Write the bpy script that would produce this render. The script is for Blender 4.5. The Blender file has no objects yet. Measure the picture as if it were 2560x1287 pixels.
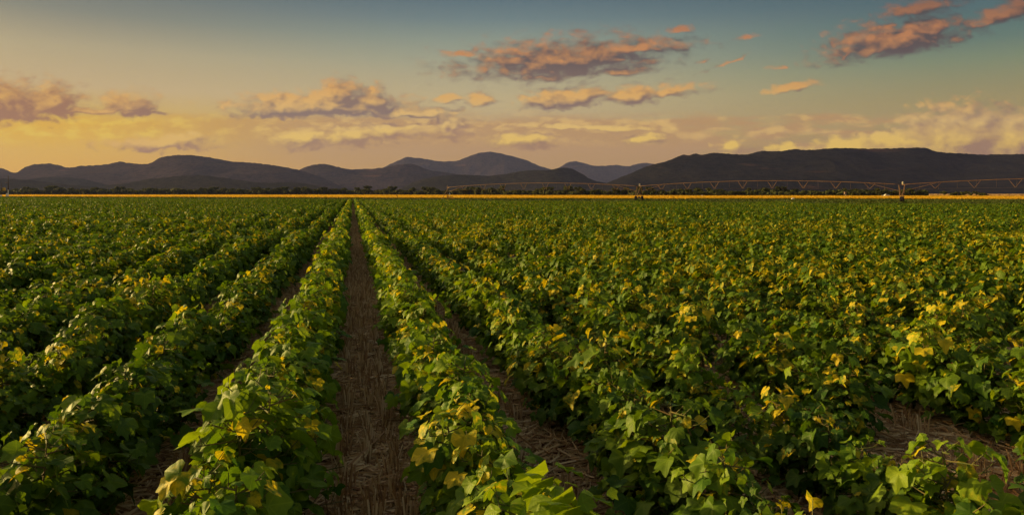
import bpy, math, random
import numpy as np
from mathutils import Vector, Matrix

sc = bpy.context.scene
COL = sc.collection
R = math.radians

# ------------------------------------------------------------------ camera
CAM_H = 1.92
F_PX, CX, HOR = 1800.0, 1280.0, 484.0          # focal length, centre column and horizon row of the 2560 px photograph
cam_d = bpy.data.cameras.new('camera')
cam = bpy.data.objects.new('camera', cam_d)
COL.objects.link(cam)
cam.location = (0, 0, CAM_H)
cam.rotation_euler = (R(90), 0, 0)
cam_d.sensor_width = 36.0
cam_d.lens = 36.0 * F_PX / 2560.0
cam_d.shift_y = -(643.5 - HOR) / 2560.0
cam_d.clip_start = 0.05
cam_d.clip_end = 60000
sc.camera = cam

# ------------------------------------------------------------------ light and exposure
SUN_EL, SUN_AZ = 12.0, -70.0                   # low sun, out of frame to the left
sun_d = bpy.data.lights.new('sun', 'SUN')
sun_d.energy = 5.0
sun_d.angle = R(0.6)
sun_d.color = (1.0, 0.70, 0.25)
sun = bpy.data.objects.new('sun', sun_d)
COL.objects.link(sun)
sd = Vector((math.sin(R(SUN_AZ)) * math.cos(R(SUN_EL)), math.cos(R(SUN_AZ)) * math.cos(R(SUN_EL)), math.sin(R(SUN_EL))))
sun.rotation_euler = (-sd).to_track_quat('-Z', 'Y').to_euler()
sun.location = (0, 0, 60)

sc.view_settings.view_transform = 'Standard'
sc.view_settings.look = 'None'
sc.view_settings.gamma = 1.0
EXPO = 0.65
sc.view_settings.exposure = EXPO
sc.view_settings.use_curve_mapping = False
sc.render.engine = 'CYCLES'
sc.cycles.max_bounces = 6
sc.cycles.diffuse_bounces = 2
sc.cycles.glossy_bounces = 1
sc.cycles.transmission_bounces = 3
sc.cycles.volume_bounces = 1
sc.cycles.transparent_max_bounces = 4
sc.cycles.use_denoising = True
sc.cycles.use_adaptive_sampling = True
sc.cycles.adaptive_threshold = 0.015
sc.cycles.adaptive_min_samples = 8
sc.cycles.sample_clamp_indirect = 4.0


def lin(*c):
    return tuple(((v / 255.0) / 12.92 if v / 255.0 <= 0.04045 else ((v / 255.0 + 0.055) / 1.055) ** 2.4) for v in c)


# ------------------------------------------------------------------ node helper
class NT:
    def __init__(s, tree):
        s.t = tree

    def n(s, kind, **kw):
        nd = s.t.nodes.new(kind)
        for k, v in kw.items():
            setattr(nd, k, v)
        return nd

    def put(s, sock, v):
        if isinstance(v, bpy.types.NodeSocket):
            s.t.links.new(v, sock)
        elif v is not None:
            if sock.type == 'RGBA' and len(v) == 3:
                v = (*v, 1.0)
            sock.default_value = v

    def m(s, op, a, b=None, c=None, clamp=False):
        nd = s.n('ShaderNodeMath', operation=op, use_clamp=clamp)
        for i, v in enumerate((a, b, c)):
            if v is not None:
                s.put(nd.inputs[i], v)
        return nd.outputs[0]

    def v(s, op, a, b=None, out=0):
        nd = s.n('ShaderNodeVectorMath', operation=op)
        s.put(nd.inputs[0], a)
        if b is not None:
            s.put(nd.inputs[1], b)
        return nd.outputs['Value'] if op in ('LENGTH', 'DOT_PRODUCT', 'DISTANCE') else nd.outputs[0]

    def xyz(s, x, y, z=0.0):
        nd = s.n('ShaderNodeCombineXYZ')
        for i, q in enumerate((x, y, z)):
            s.put(nd.inputs[i], q)
        return nd.outputs[0]

    def sep(s, v):
        nd = s.n('ShaderNodeSeparateXYZ')
        s.put(nd.inputs[0], v)
        return nd.outputs

    def noise(s, vec, scale=5.0, detail=4.0, rough=0.55, dist=0.0, out=0):
        nd = s.n('ShaderNodeTexNoise')
        s.put(nd.inputs['Vector'], vec)
        nd.inputs['Scale'].default_value = scale
        nd.inputs['Detail'].default_value = detail
        nd.inputs['Roughness'].default_value = rough
        nd.inputs['Distortion'].default_value = dist
        return nd.outputs[out]

    def smooth(s, x, a, b, lo=0.0, hi=1.0):
        nd = s.n('ShaderNodeMapRange', interpolation_type='SMOOTHSTEP')
        s.put(nd.inputs[0], x)
        for i, q in enumerate((a, b, lo, hi)):
            nd.inputs[i + 1].default_value = q
        return nd.outputs[0]

    def mix(s, f, a, b, mode='MIX'):
        nd = s.n('ShaderNodeMix', data_type='RGBA', blend_type=mode)
        s.put(nd.inputs[0], f)
        s.put(nd.inputs[6], a)
        s.put(nd.inputs[7], b)
        return nd.outputs[2]

    def ramp(s, fac, stops, interp='LINEAR'):
        nd = s.n('ShaderNodeValToRGB')
        cr = nd.color_ramp
        cr.interpolation = interp
        while len(cr.elements) < len(stops):
            cr.elements.new(0.5)
        for e, (p, c) in zip(cr.elements, stops):
            e.position = p
            e.color = (*c, 1.0)
        s.put(nd.inputs[0], fac)
        return nd.outputs[0]


# ------------------------------------------------------------------ sky
# Directions are written as columns and rows of a vertical plane 18 units in front of the field (1 unit = 100 px).
CLOUDS = [  # column, row, half width, half height, slope, softness of lower edge, weight
    (-0.6, 2.60, 2.1, 0.58, 0.03, 1.3, 1.35), (1.25, 2.58, 0.75, 0.52, 0.0, 1.3, 1.2), (3.2, 2.68, 0.70, 0.36, 0.02, 1.2, 1.2), (3.4, 2.82, 0.95, 0.09, 0.02, 1.0, 1.0), (1.9, 2.80, 1.3, 0.12, 0.0, 1.0, 1.0),
    (7.9, 2.72, 1.8, 0.34, -0.02, 1.6, 1.4), (8.45, 2.40, 0.50, 0.42, 0.0, 1.0, 1.25), (9.35, 2.50, 0.50, 0.36, 0.0, 1.1, 1.2), (10.1, 2.84, 0.95, 0.16, -0.02, 1.4, 1.2),
    (7.5, 3.50, 0.75, 0.22, 0.0, 0.6, 1.1), (8.75, 3.36, 0.55, 0.22, 0.0, 0.6, 1.1), (9.8, 3.30, 0.75, 0.24, 0.0, 0.6, 1.1), (11.2, 3.10, 0.60, 0.34, 0.0, 0.7, 1.05),
    (14.6, 3.18, 2.6, 0.15, 0.03, 1.4, 0.82), (16.2, 3.46, 0.8, 0.20, 0.0, 0.7, 0.86), (13.0, 3.50, 1.3, 0.22, 0.0, 0.6, 0.88), (4.0, 3.54, 1.7, 0.20, -0.03, 0.6, 1.0),
    (14.0, 1.58, 2.5, 0.56, -0.06, 1.2, 1.32), (15.9, 1.26, 1.8, 0.30, -0.08, 1.2, 1.15), (11.6, 1.33, 0.45, 0.12, 0.0, 1.0, 1.1), (13.6, 1.92, 1.5, 0.20, -0.03, 1.2, 1.0), (15.5, 1.80, 1.1, 0.20, -0.12, 1.2, 1.1),
    (14.3, 2.47, 1.15, 0.30, -0.08, 1.1, 1.25), (15.9, 2.40, 1.1, 0.25, -0.10, 1.1, 1.2), (16.9, 2.30, 0.9, 0.20, -0.12, 1.1, 1.1), (12.05, 2.54, 0.45, 0.20, 0.0, 1.4, 1.15), (11.2, 2.52, 0.34, 0.13, -0.1, 1.2, 1.05),
    (17.0, 0.80, 0.40, 0.15, -0.05, 1.2, 1.1), (18.2, 1.58, 0.85, 0.09, -0.40, 1.0, 0.8), (19.4, 1.70, 0.34, 0.07, 0.0, 1.0, 0.85), (18.6, 0.97, 0.5, 0.10, -0.15, 1.0, 0.8), (17.6, 1.58, 0.25, 0.12, -0.3, 1.0, 0.9),
    (19.8, 2.20, 0.68, 0.14, -0.16, 1.1, 1.1), (22.4, 1.12, 1.55, 0.50, -0.17, 1.6, 1.45), (23.2, 0.76, 0.75, 0.36, -0.10, 1.2, 1.3), (21.2, 1.40, 0.45, 0.14, -0.22, 1.4, 1.1),
    (23.0, 0.22, 1.1, 0.30, -0.12, 1.1, 1.1), (22.3, 0.62, 0.40, 0.14, -0.2, 1.1, 1.05), (25.1, 0.38, 1.05, 0.32, -0.33, 1.1, 1.2), (24.0, -0.3, 1.3, 0.35, 0.0, 1.0, 1.0),
    (24.1, 3.50, 1.05, 0.58, -0.05, 0.3, 1.7), (25.4, 3.58, 1.0, 0.50, 0.0, 0.3, 1.7), (22.5, 3.70, 0.95, 0.32, 0.0, 0.3, 1.5), (21.2, 3.74, 0.75, 0.22, 0.0, 0.3, 1.45), (18.4, 3.66, 0.7, 0.28, 0.0, 0.5, 0.8), (19.6, 3.72, 0.7, 0.26, 0.0, 0.5, 0.8),
    (27.5, 3.2, 1.6, 0.6, 0.0, 0.7, 1.0), (28.5, 1.3, 2.0, 0.4, -0.2, 1.2, 0.9), (-5.5, 2.2, 2.6, 0.6, 0.0, 1.2, 1.0), (33.0, 2.6, 2.6, 0.7, 0.0, 1.0, 1.0),
]


def build_world():
    w = bpy.data.worlds.new('World')
    sc.world = w
    w.use_nodes = True
    t = w.node_tree
    t.nodes.clear()
    k = NT(t)
    # cloud density as a function of direction
    g = bpy.data.node_groups.new('cloud_field', 'ShaderNodeTree')
    g.interface.new_socket('P', in_out='INPUT', socket_type='NodeSocketVector')
    g.interface.new_socket('D', in_out='OUTPUT', socket_type='NodeSocketFloat')
    g.interface.new_socket('S', in_out='OUTPUT', socket_type='NodeSocketFloat')
    q = NT(g)
    gi, go = q.n('NodeGroupInput'), q.n('NodeGroupOutput')
    P = gi.outputs[0]
    warp = q.v('SUBTRACT', q.noise(q.v('MULTIPLY', P, (0.9, 1.5, 1)), 1.3, 3.0, 0.55, 0.0, 1), (0.5, 0.5, 0.5))
    Pw = q.v('ADD', P, q.v('MULTIPLY', warp, (0.9, 0.34, 0.0)))
    best = None
    for ci, (cx, cy, rx, ry, slope, soft, wt) in enumerate(CLOUDS):
        if ci % 6 == 5:                           # keeps the node stack short: later clouds wait for earlier ones
            Pw = q.v('ADD', Pw, q.xyz(q.m('MULTIPLY', best, 1e-7), 0.0))
        d = q.v('SUBTRACT', Pw, (cx, cy, 0))
        o = q.sep(d)
        dy = q.m('MULTIPLY_ADD', o[0], -slope, o[1])
        dy = q.m('MAXIMUM', q.m('MULTIPLY', dy, -1.0), q.m('MULTIPLY', dy, 1.35 * soft))
        ln = q.v('LENGTH', q.xyz(q.m('MULTIPLY', o[0], 1 / (rx * 1.15)), q.m('MULTIPLY', dy, 1 / (ry * 1.2))))
        f = q.m('MULTIPLY_ADD', ln, -0.85, 0.85 * wt)
        best = f if best is None else q.m('SMOOTH_MAX', best, f, 0.12)
    n1 = q.noise(q.v('MULTIPLY', P, (0.75, 1.7, 1)), 2.6, 7.0, 0.56)
    n2 = q.n('ShaderNodeTexVoronoi', feature='SMOOTH_F1')
    n2.inputs['Scale'].default_value = 3.6
    n2.inputs['Smoothness'].default_value = 0.5
    n2.inputs['Detail'].default_value = 1.0
    n2.inputs['Roughness'].default_value = 0.55
    q.put(n2.inputs['Vector'], q.v('MULTIPLY', Pw, (0.9, 1.3, 1)))
    bill = q.m('MULTIPLY_ADD', n2.outputs['Distance'], -0.5, 0.24)
    D = q.m('ADD', q.m('ADD', best, q.m('MULTIPLY_ADD', n1, 1.0, -0.44)), bill)
    q.put(go.inputs[0], D)
    n4 = q.noise(q.v('MULTIPLY', P, (0.75, 1.5, 1)), 2.6, 2.5, 0.5)
    pp = q.sep(P)
    calm = q.m('MULTIPLY_ADD', q.m('MULTIPLY', q.smooth(pp[0], 19.5, 21.0), q.smooth(pp[1], 2.4, 2.7)), -0.42, 1.0)
    q.put(go.inputs[1], q.m('ADD', best, q.m('MULTIPLY', calm, q.m('ADD', q.m('MULTIPLY_ADD', n4, 0.62, -0.28), q.m('MULTIPLY', bill, 0.7)))))

    dirv = k.n('ShaderNodeTexCoord').outputs['Generated']
    o = k.sep(dirv)
    yy = k.m('MAXIMUM', o[1], 0.08)
    U = k.m('MULTIPLY_ADD', k.m('DIVIDE', o[0], yy), 18.0, 12.8)
    V = k.m('MULTIPLY_ADD', k.m('DIVIDE', o[2], yy), -18.0, 4.84)
    P = k.xyz(U, V)

    def field(vec):
        nd = k.n('ShaderNodeGroup')
        nd.node_tree = g
        k.put(nd.inputs[0], vec)
        return nd.outputs

    D0, S0 = field(P)
    S1 = field(k.v('ADD', P, k.xyz(k.m('MULTIPLY_ADD', D0, 1e-7, -0.20), -0.18)))[1]
    # clear sky: warm at the horizon and towards the sun, teal higher up
    elev = k.m('ARCSINE', o[2])
    e = k.m('DIVIDE', elev, R(22.0), clamp=True)      # 0 horizon .. 1 at 22 degrees
    left = k.ramp(e, [(0.0, lin(224, 156, 4)), (0.11, lin(224, 166, 8)), (0.17, lin(226, 188, 22)), (0.22, lin(214, 172, 56)), (0.33, lin(197, 171, 124)), (0.45, lin(176, 162, 127)), (0.56, lin(130, 132, 119)), (0.70, lin(90, 104, 108)), (1.0, lin(58, 76, 90))])
    mid = k.ramp(e, [(0.0, lin(174, 136, 74)), (0.12, lin(182, 144, 80)), (0.195, lin(194, 160, 92)), (0.265, lin(190, 166, 120)), (0.336, lin(190, 172, 128)), (0.408, lin(176, 166, 131)), (0.477, lin(158, 160, 135)), (0.547, lin(138, 149, 134)), (0.617, lin(110, 129, 130)), (0.684, lin(92, 113, 121)), (1.0, lin(48, 72, 90))])
    right = k.ramp(e, [(0.0, lin(156, 118, 82)), (0.14, lin(165, 131, 90)), (0.225, lin(166, 146, 96)), (0.285, lin(157, 143, 97)), (0.347, lin(142, 140, 103)), (0.405, lin(124, 136, 108)), (0.466, lin(100, 122, 110)), (0.526, lin(85, 112, 110)), (0.586, lin(78, 103, 109)), (0.70, lin(60, 86, 98)), (1.0, lin(42, 64, 80))])
    az = k.m('ARCTAN2', o[0], o[1])
    sky = k.mix(k.smooth(az, R(-36), R(2)), left, mid)
    sky = k.mix(k.smooth(az, R(-2), R(36)), sky, right)
    nish = k.n('ShaderNodeTexSky', sky_type='NISHITA', sun_disc=False)
    nish.sun_elevation = R(SUN_EL)
    nish.sun_rotation = R(SUN_AZ % 360)
    nish.altitude = 1200
    nish.dust_density = 3.0
    nis = k.v('MULTIPLY', nish.outputs[0], (0.25, 0.172, 0.108))
    sky = k.mix(k.smooth(elev, R(15), R(40)), sky, nis)
    sky = k.mix(k.smooth(k.m('ABSOLUTE', az), R(48), R(95)), sky, k.mix(0.45, nis, sky))
    # bright aureole round the sun, which stands out of frame to the left
    glow = k.v('DOT_PRODUCT', dirv, tuple(sd))
    glow = k.m('POWER', k.m('MAXIMUM', glow, 0.0), 30.0)
    sky = k.v('ADD', sky, k.v('MULTIPLY', k.xyz(glow, glow, glow), (7.0, 4.7, 1.1)))
    # soft veil of far cloud over the hills
    n3 = k.noise(k.v('MULTIPLY', P, (0.35, 2.2, 1)), 1.6, 5.0, 0.55)
    vb = k.m('MULTIPLY', k.smooth(k.m('MULTIPLY_ADD', n3, 0.5, V), 3.02, 3.32), k.smooth(V, 4.6, 3.6, 0.25, 1.0))
    vb = k.m('MULTIPLY', vb, k.smooth(k.m('MULTIPLY_ADD', k.smooth(U, 22.0, 9.0), 0.35, n3), 0.40, 0.62))
    veil = k.mix(k.smooth(U, 1.0, 9.0), lin(222, 170, 40), lin(184, 142, 94))
    n5 = k.noise(k.v('ADD', k.v('MULTIPLY', P, (1.0, 2.4, 1)), (7.0, 3.0, 0)), 1.5, 5.0, 0.55)
    lump = k.mix(k.smooth(U, 2.0, 9.0), lin(230, 190, 60), lin(218, 176, 104))
    veil = k.mix(k.m('MULTIPLY', k.smooth(n5, 0.46, 0.66), k.smooth(V, 3.75, 3.3)), veil, lump)
    sky = k.mix(k.m('MULTIPLY', vb, 0.85), sky, veil)
    # clouds
    a = k.smooth(k.m('DIVIDE', k.m('ADD', D0, 0.09), k.smooth(V, 2.0, 2.8, 0.80, 0.52)), 0.0, 1.0)
    L = k.m('SUBTRACT', S0, S1)
    li = k.m('ADD', k.m('MULTIPLY', L, 1.7), k.smooth(V, 1.8, 2.8, 0.10, 0.22), clamp=True)
    v01 = k.m('DIVIDE', V, 4.2, clamp=True)
    lit = k.ramp(v01, [(0.0, lin(140, 96, 74)), (0.20, lin(186, 124, 80)), (0.42, lin(202, 142, 84)), (0.56, lin(220, 168, 92)), (0.72, lin(222, 184, 112)), (0.86, lin(236, 194, 84))])
    shd = k.ramp(v01, [(0.0, lin(78, 66, 64)), (0.35, lin(92, 77, 78)), (0.58, lin(132, 104, 92)), (0.68, lin(130, 106, 98)), (0.78, lin(164, 126, 98)), (0.84, lin(158, 120, 90)), (0.92, lin(156, 116, 84))])
    leftw = k.smooth(U, 7.0, 1.0)
    shd = k.mix(leftw, shd, lin(152, 104, 76))
    lit = k.mix(leftw, lit, lin(216, 164, 84))
    cc = k.mix(li, shd, lit)
    # thin edges take the colour of the sky behind
    sky = k.mix(k.m('MULTIPLY', a, 0.94), sky, cc)
    ten = k.v('MULTIPLY', sky, tuple([10 * 2 ** -EXPO] * 3))
    bg = k.n('ShaderNodeBackground')
    k.put(bg.inputs[0], ten)
    bg.inputs[1].default_value = 0.1
    out = k.n('ShaderNodeOutputWorld')
    t.links.new(bg.outputs[0], out.inputs[0])
    w.cycles.sampling_method = 'MANUAL'
    w.cycles.sample_map_resolution = 512


build_world()


# ------------------------------------------------------------------ builders
def tag(o, label=None, cat=None, group=None, kind=None):
    for key, val in (('label', label), ('category', cat), ('group', group), ('kind', kind)):
        if val:
            o[key] = val
    return o


def mesh_obj(name, verts, faces, mat, parent=None, smooth=False, attrs=None, link=True):
    me = bpy.data.meshes.new(name)
    me.from_pydata(verts if isinstance(verts, list) else [tuple(v) for v in verts], [], faces if isinstance(faces, list) else [tuple(f) for f in faces])
    if mat:
        me.materials.append(mat)
    if smooth:
        me.polygons.foreach_set('use_smooth', [True] * len(me.polygons))
    for an, arr in (attrs or {}).items():
        at = me.attributes.new(an, 'FLOAT_COLOR', 'POINT')
        at.data.foreach_set('color', np.asarray(arr, dtype=np.float32).ravel())
    me.update()
    o = bpy.data.objects.new(name, me)
    if link:
        COL.objects.link(o)
    if parent:
        o.parent = parent
    return o


def empty(name, loc, rz=0.0):
    o = bpy.data.objects.new(name, None)
    COL.objects.link(o)
    o.location = loc
    o.rotation_euler = (0, 0, rz)
    o.empty_display_size = 0.2
    return o


class MB:
    """collects tubes and boxes, then links them as one mesh"""
    def __init__(s):
        s.v, s.f = [], []

    def tube(s, pts, rad, n=6, cap=True):
        pts = [Vector(p) for p in pts]
        rads = rad if isinstance(rad, (list, tuple)) else [rad] * len(pts)
        b0 = len(s.v)
        for i, p in enumerate(pts):
            d = (pts[min(i + 1, len(pts) - 1)] - pts[max(i - 1, 0)]).normalized()
            a = d.cross(Vector((0, 0, 1)))
            if a.length < 1e-3:
                a = Vector((1, 0, 0))
            a.normalize()
            b = d.cross(a)
            for j in range(n):
                th = 2 * math.pi * j / n
                s.v.append(tuple(p + (a * math.cos(th) + b * math.sin(th)) * rads[i]))
        for i in range(len(pts) - 1):
            for j in range(n):
                s.f.append((b0 + i * n + j, b0 + i * n + (j + 1) % n, b0 + (i + 1) * n + (j + 1) % n, b0 + (i + 1) * n + j))
        if cap:
            s.f.append(tuple(b0 + j for j in reversed(range(n))))
            s.f.append(tuple(b0 + (len(pts) - 1) * n + j for j in range(n)))
        return s

    def box(s, c, size, M=None, taper=1.0):
        b0 = len(s.v)
        for z in (-1, 1):
            k = taper if z > 0 else 1.0
            for x, y in ((-1, -1), (1, -1), (1, 1), (-1, 1)):
                p = Vector((x * size[0] * 0.5 * k, y * size[1] * 0.5 * k, z * size[2] * 0.5))
                if M:
                    p = M @ p
                s.v.append(tuple(p + Vector(c)))
        for f in ((3, 2, 1, 0), (4, 5, 6, 7), (0, 1, 5, 4), (1, 2, 6, 5), (2, 3, 7, 6), (3, 0, 4, 7)):
            s.f.append(tuple(b0 + i for i in f))
        return s

    def ball(s, c, r, nu=10, nv=6, sq=(1, 1, 1)):
        b0 = len(s.v)
        for i in range(nv + 1):
            th = math.pi * i / nv
            for j in range(nu):
                ph = 2 * math.pi * j / nu
                s.v.append((c[0] + r * sq[0] * math.sin(th) * math.cos(ph), c[1] + r * sq[1] * math.sin(th) * math.sin(ph), c[2] + r * sq[2] * math.cos(th)))
        for i in range(nv):
            for j in range(nu):
                s.f.append((b0 + i * nu + j, b0 + (i + 1) * nu + j, b0 + (i + 1) * nu + (j + 1) % nu, b0 + i * nu + (j + 1) % nu))
        return s

    def build(s, name, mat, parent=None, smooth=False):
        return mesh_obj(name, s.v, s.f, mat, parent, smooth)


def material(name):
    m = bpy.data.materials.new(name)
    m.use_nodes = True
    m.node_tree.nodes.clear()
    k = NT(m.node_tree)
    out = k.n('ShaderNodeOutputMaterial')
    return m, k, out


def principled(k, col, rough=0.7, spec=0.3, metal=0.0, normal=None):
    b = k.n('ShaderNodeBsdfPrincipled')
    k.put(b.inputs['Base Color'], col)
    k.put(b.inputs['Roughness'], rough)
    b.inputs['Specular IOR Level'].default_value = spec
    b.inputs['Metallic'].default_value = metal
    if normal is not None:
        k.put(b.inputs['Normal'], normal)
    return b.outputs[0]


def simple_mat(name, c1, c2, scale=3.0, rough=0.7, spec=0.25, metal=0.0, bump=0.0, stretch=(1, 1, 1), coord='Object'):
    m, k, out = material(name)
    tc = k.n('ShaderNodeTexCoord').outputs[coord]
    v = k.v('MULTIPLY', tc, stretch)
    n = k.noise(v, scale, 5.0, 0.6)
    col = k.mix(k.smooth(n, 0.35, 0.68), c1, c2)
    nor = None
    if bump:
        b = k.n('ShaderNodeBump')
        b.inputs['Strength'].default_value = bump
        b.inputs['Distance'].default_value = 0.05
        k.put(b.inputs['Height'], n)
        nor = b.outputs[0]
    m.node_tree.links.new(principled(k, col, rough, spec, metal, nor), out.inputs[0])
    return m


def leaf_material(name, dark, light, yellow, brown, trans=0.33, rough=0.55, spec=0.22):
    m, k, out = material(name)
    at = k.n('ShaderNodeAttribute', attribute_name='leaf')
    c = k.sep(at.outputs['Vector'])          # yellowing, random, place on the blade along and across
    lx, ly = c[2], at.outputs['Alpha']
    rad = k.v('LENGTH', k.xyz(lx, ly))
    ang = k.m('ABSOLUTE', k.m('ARCTAN2', ly, lx))
    rnd = k.n('ShaderNodeObjectInfo').outputs['Random']
    tc = k.n('ShaderNodeTexCoord').outputs['Object']
    n = k.noise(tc, 30.0, 3.0, 0.62)
    base = k.mix(k.m('MULTIPLY_ADD', rnd, 0.25, k.m('MULTIPLY', c[1], 0.8)), dark, light)
    base = k.mix(k.m('MULTIPLY', k.smooth(n, 0.4, 0.75), 0.35), base, k.v('MULTIPLY', base, (1.5, 1.3, 1.1)))
    ya = k.smooth(k.m('ADD', c[0], k.m('MULTIPLY', k.m('SUBTRACT', n, 0.5), 1.3)), 0.40, 0.85)
    base = k.mix(ya, base, yellow)
    br = k.smooth(k.m('ADD', k.m('MULTIPLY', k.m('MULTIPLY', c[0], rad), 0.75), k.m('MULTIPLY', n, 0.8)), 1.0, 1.16)
    base = k.mix(br, base, brown)
    vein = None
    for a0 in (0.0, 0.87, 1.83):                 # one rib down each lobe
        d = k.m('MULTIPLY', k.m('ABSOLUTE', k.m('SUBTRACT', ang, a0)), rad)
        vein = d if vein is None else k.m('MINIMUM', vein, d)
    base = k.mix(k.m('MULTIPLY', k.smooth(vein, 0.035, 0.008), 0.5), base, k.v('ADD', k.v('MULTIPLY', base, (1.35, 1.25, 1.2)), (0.03, 0.03, 0.008)))
    bp = k.n('ShaderNodeBump')
    bp.inputs['Strength'].default_value = 0.35
    bp.inputs['Distance'].default_value = 0.004
    k.put(bp.inputs['Height'], k.m('ADD', k.m('MULTIPLY', n, 1.2), k.smooth(vein, 0.0, 0.16)))
    p = principled(k, base, rough, spec, 0.0, bp.outputs[0])
    tr = k.n('ShaderNodeBsdfTranslucent')
    k.put(tr.inputs[0], k.v('MULTIPLY', base, (1.35, 1.25, 0.6)))
    mx = k.n('ShaderNodeMixShader')
    mx.inputs[0].default_value = trans
    m.node_tree.links.new(p, mx.inputs[1])
    m.node_tree.links.new(tr.outputs[0], mx.inputs[2])
    m.node_tree.links.new(mx.outputs[0], out.inputs[0])
    return m


M_LEAF = leaf_material('cotton_leaf', (0.024, 0.074, 0.006), (0.128, 0.210, 0.009), (0.54, 0.42, 0.012), (0.20, 0.09, 0.02))
M_LEAF_SUNLIT = leaf_material('lush_cotton_leaf', (0.040, 0.120, 0.008), (0.215, 0.315, 0.012), (0.56, 0.45, 0.014), (0.20, 0.09, 0.02), 0.36)  # lighter copy of the cotton leaf, sunlit brightness put into its colour
M_STEM = simple_mat('cotton_stem', (0.07, 0.10, 0.02), (0.15, 0.10, 0.04), 9.0)
def straw_material():
    m, k, out = material('dry_straw')
    rnd = k.n('ShaderNodeNewGeometry').outputs['Random Per Island']
    col = k.ramp(rnd, [(0.0, (0.24, 0.11, 0.045)), (0.3, (0.48, 0.28, 0.12)), (0.7, (0.72, 0.50, 0.25)), (1.0, (0.85, 0.66, 0.40))])
    m.node_tree.links.new(principled(k, col, 0.55, 0.35), out.inputs[0])
    return m


M_STRAW = straw_material()
M_TREE = leaf_material('tree_foliage', (0.018, 0.028, 0.010), (0.045, 0.055, 0.018), (0.10, 0.08, 0.03), (0.08, 0.05, 0.02), 0.2, 0.8, 0.1)
M_BARK = simple_mat('bark', (0.05, 0.035, 0.025), (0.10, 0.075, 0.05), 4.0)
def wheat_material(name, c1, c2):
    m, k, out = material(name)
    n = k.noise(k.n('ShaderNodeNewGeometry').outputs['Position'], 0.05, 4.0, 0.6)
    col = k.mix(k.smooth(n, 0.35, 0.68), c1, c2)
    tr = k.n('ShaderNodeBsdfTranslucent')
    k.put(tr.inputs[0], col)
    mx = k.n('ShaderNodeMixShader')
    mx.inputs[0].default_value = 0.45
    m.node_tree.links.new(principled(k, col, 0.8, 0.1), mx.inputs[1])
    m.node_tree.links.new(tr.outputs[0], mx.inputs[2])
    m.node_tree.links.new(mx.outputs[0], out.inputs[0])
    return m


M_WHEAT = wheat_material('ripe_wheat', (0.56, 0.33, 0.020), (0.64, 0.39, 0.03))
M_PALE = wheat_material('pale_straw', (0.50, 0.32, 0.14), (0.60, 0.40, 0.19))
M_LOW = leaf_material('low_crop_leaf', (0.020, 0.040, 0.006), (0.038, 0.060, 0.010), (0.08, 0.07, 0.014), (0.08, 0.05, 0.02), 0.2, 0.7, 0.15)
M_STEEL = simple_mat('rusty_steel', (0.155, 0.080, 0.048), (0.23, 0.13, 0.08), 0.8, 0.65, 0.3)
M_DARKSTEEL = simple_mat('weathered_steel', (0.12, 0.075, 0.055), (0.18, 0.11, 0.08), 0.9, 0.7)
M_TYRE = simple_mat('black_rubber', (0.012, 0.010, 0.012), (0.03, 0.025, 0.025), 3.0, 0.85)
M_WHITE = simple_mat('white_paint', (0.72, 0.68, 0.62), (0.80, 0.78, 0.74), 2.0, 0.5)
M_CREAM = simple_mat('cream_paint', (0.40, 0.35, 0.28), (0.50, 0.45, 0.37), 2.0, 0.6)
M_WOOD = simple_mat('dark_timber', (0.05, 0.035, 0.025), (0.09, 0.06, 0.04), 2.0, 0.85)
M_YELLOW = simple_mat('yellow_paint', (0.62, 0.40, 0.06), (0.70, 0.48, 0.09), 2.0, 0.5)
M_RED = simple_mat('rusty_red_paint', (0.28, 0.08, 0.04), (0.36, 0.13, 0.06), 2.0, 0.7)
M_GLASS = simple_mat('dark_glass', (0.02, 0.02, 0.025), (0.03, 0.03, 0.035), 1.0, 0.1, 0.5)


# ------------------------------------------------------------------ ground
def soil_material():
    m, k, out = material('red_soil')
    geo = k.n('ShaderNodeNewGeometry').outputs['Position']
    n1 = k.noise(geo, 1.6, 6.0, 0.62)
    n2 = k.noise(geo, 14.0, 5.0, 0.65)
    soil = k.mix(k.smooth(n1, 0.35, 0.7), (0.16, 0.042, 0.016), (0.085, 0.027, 0.014))
    soil = k.mix(k.smooth(n2, 0.42, 0.66), soil, (0.24, 0.12, 0.065))
    straw = k.noise(k.v('MULTIPLY', geo, (30, 7, 8)), 1.0, 4.0, 0.7)
    soil = k.mix(k.m('MULTIPLY', k.smooth(straw, 0.50, 0.62), 0.7), soil, (0.42, 0.27, 0.15))
    # beyond the farmland: dry bush and pale fields
    o = k.sep(geo)
    n3 = k.noise(k.v('MULTIPLY', geo, (0.0016, 0.0040, 0.001)), 1.0, 5.0, 0.6)
    bush = k.mix(k.smooth(n3, 0.40, 0.62), (0.050, 0.046, 0.022), (0.16, 0.115, 0.055))
    far = k.smooth(o[1], 700.0, 1250.0)
    col = k.mix(far, soil, bush)
    b = k.n('ShaderNodeBump')
    b.inputs['Strength'].default_value = 0.6
    b.inputs['Distance'].default_value = 0.04
    k.put(b.inputs['Height'], n2)
    m.node_tree.links.new(principled(k, col, 0.95, 0.1, 0.0, b.outputs[0]), out.inputs[0])
    return m


G = 15000.0
ys = [-60, 0, 30, 120, 400, 1200, 3500, 7000, 12500]
xs = [-G, -5000, -1500, -400, -100, 0, 100, 400, 1500, 5000, G]
gv = [(x, y, 0.0) for y in ys for x in xs]
gf = [(j * len(xs) + i, j * len(xs) + i + 1, (j + 1) * len(xs) + i + 1, (j + 1) * len(xs) + i) for j in range(len(ys) - 1) for i in range(len(xs) - 1)]
ground = mesh_obj('ground', gv, gf, soil_material())
tag(ground, 'red brown soil of the farmland running out to the hills', 'ground', kind='structure')


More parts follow.
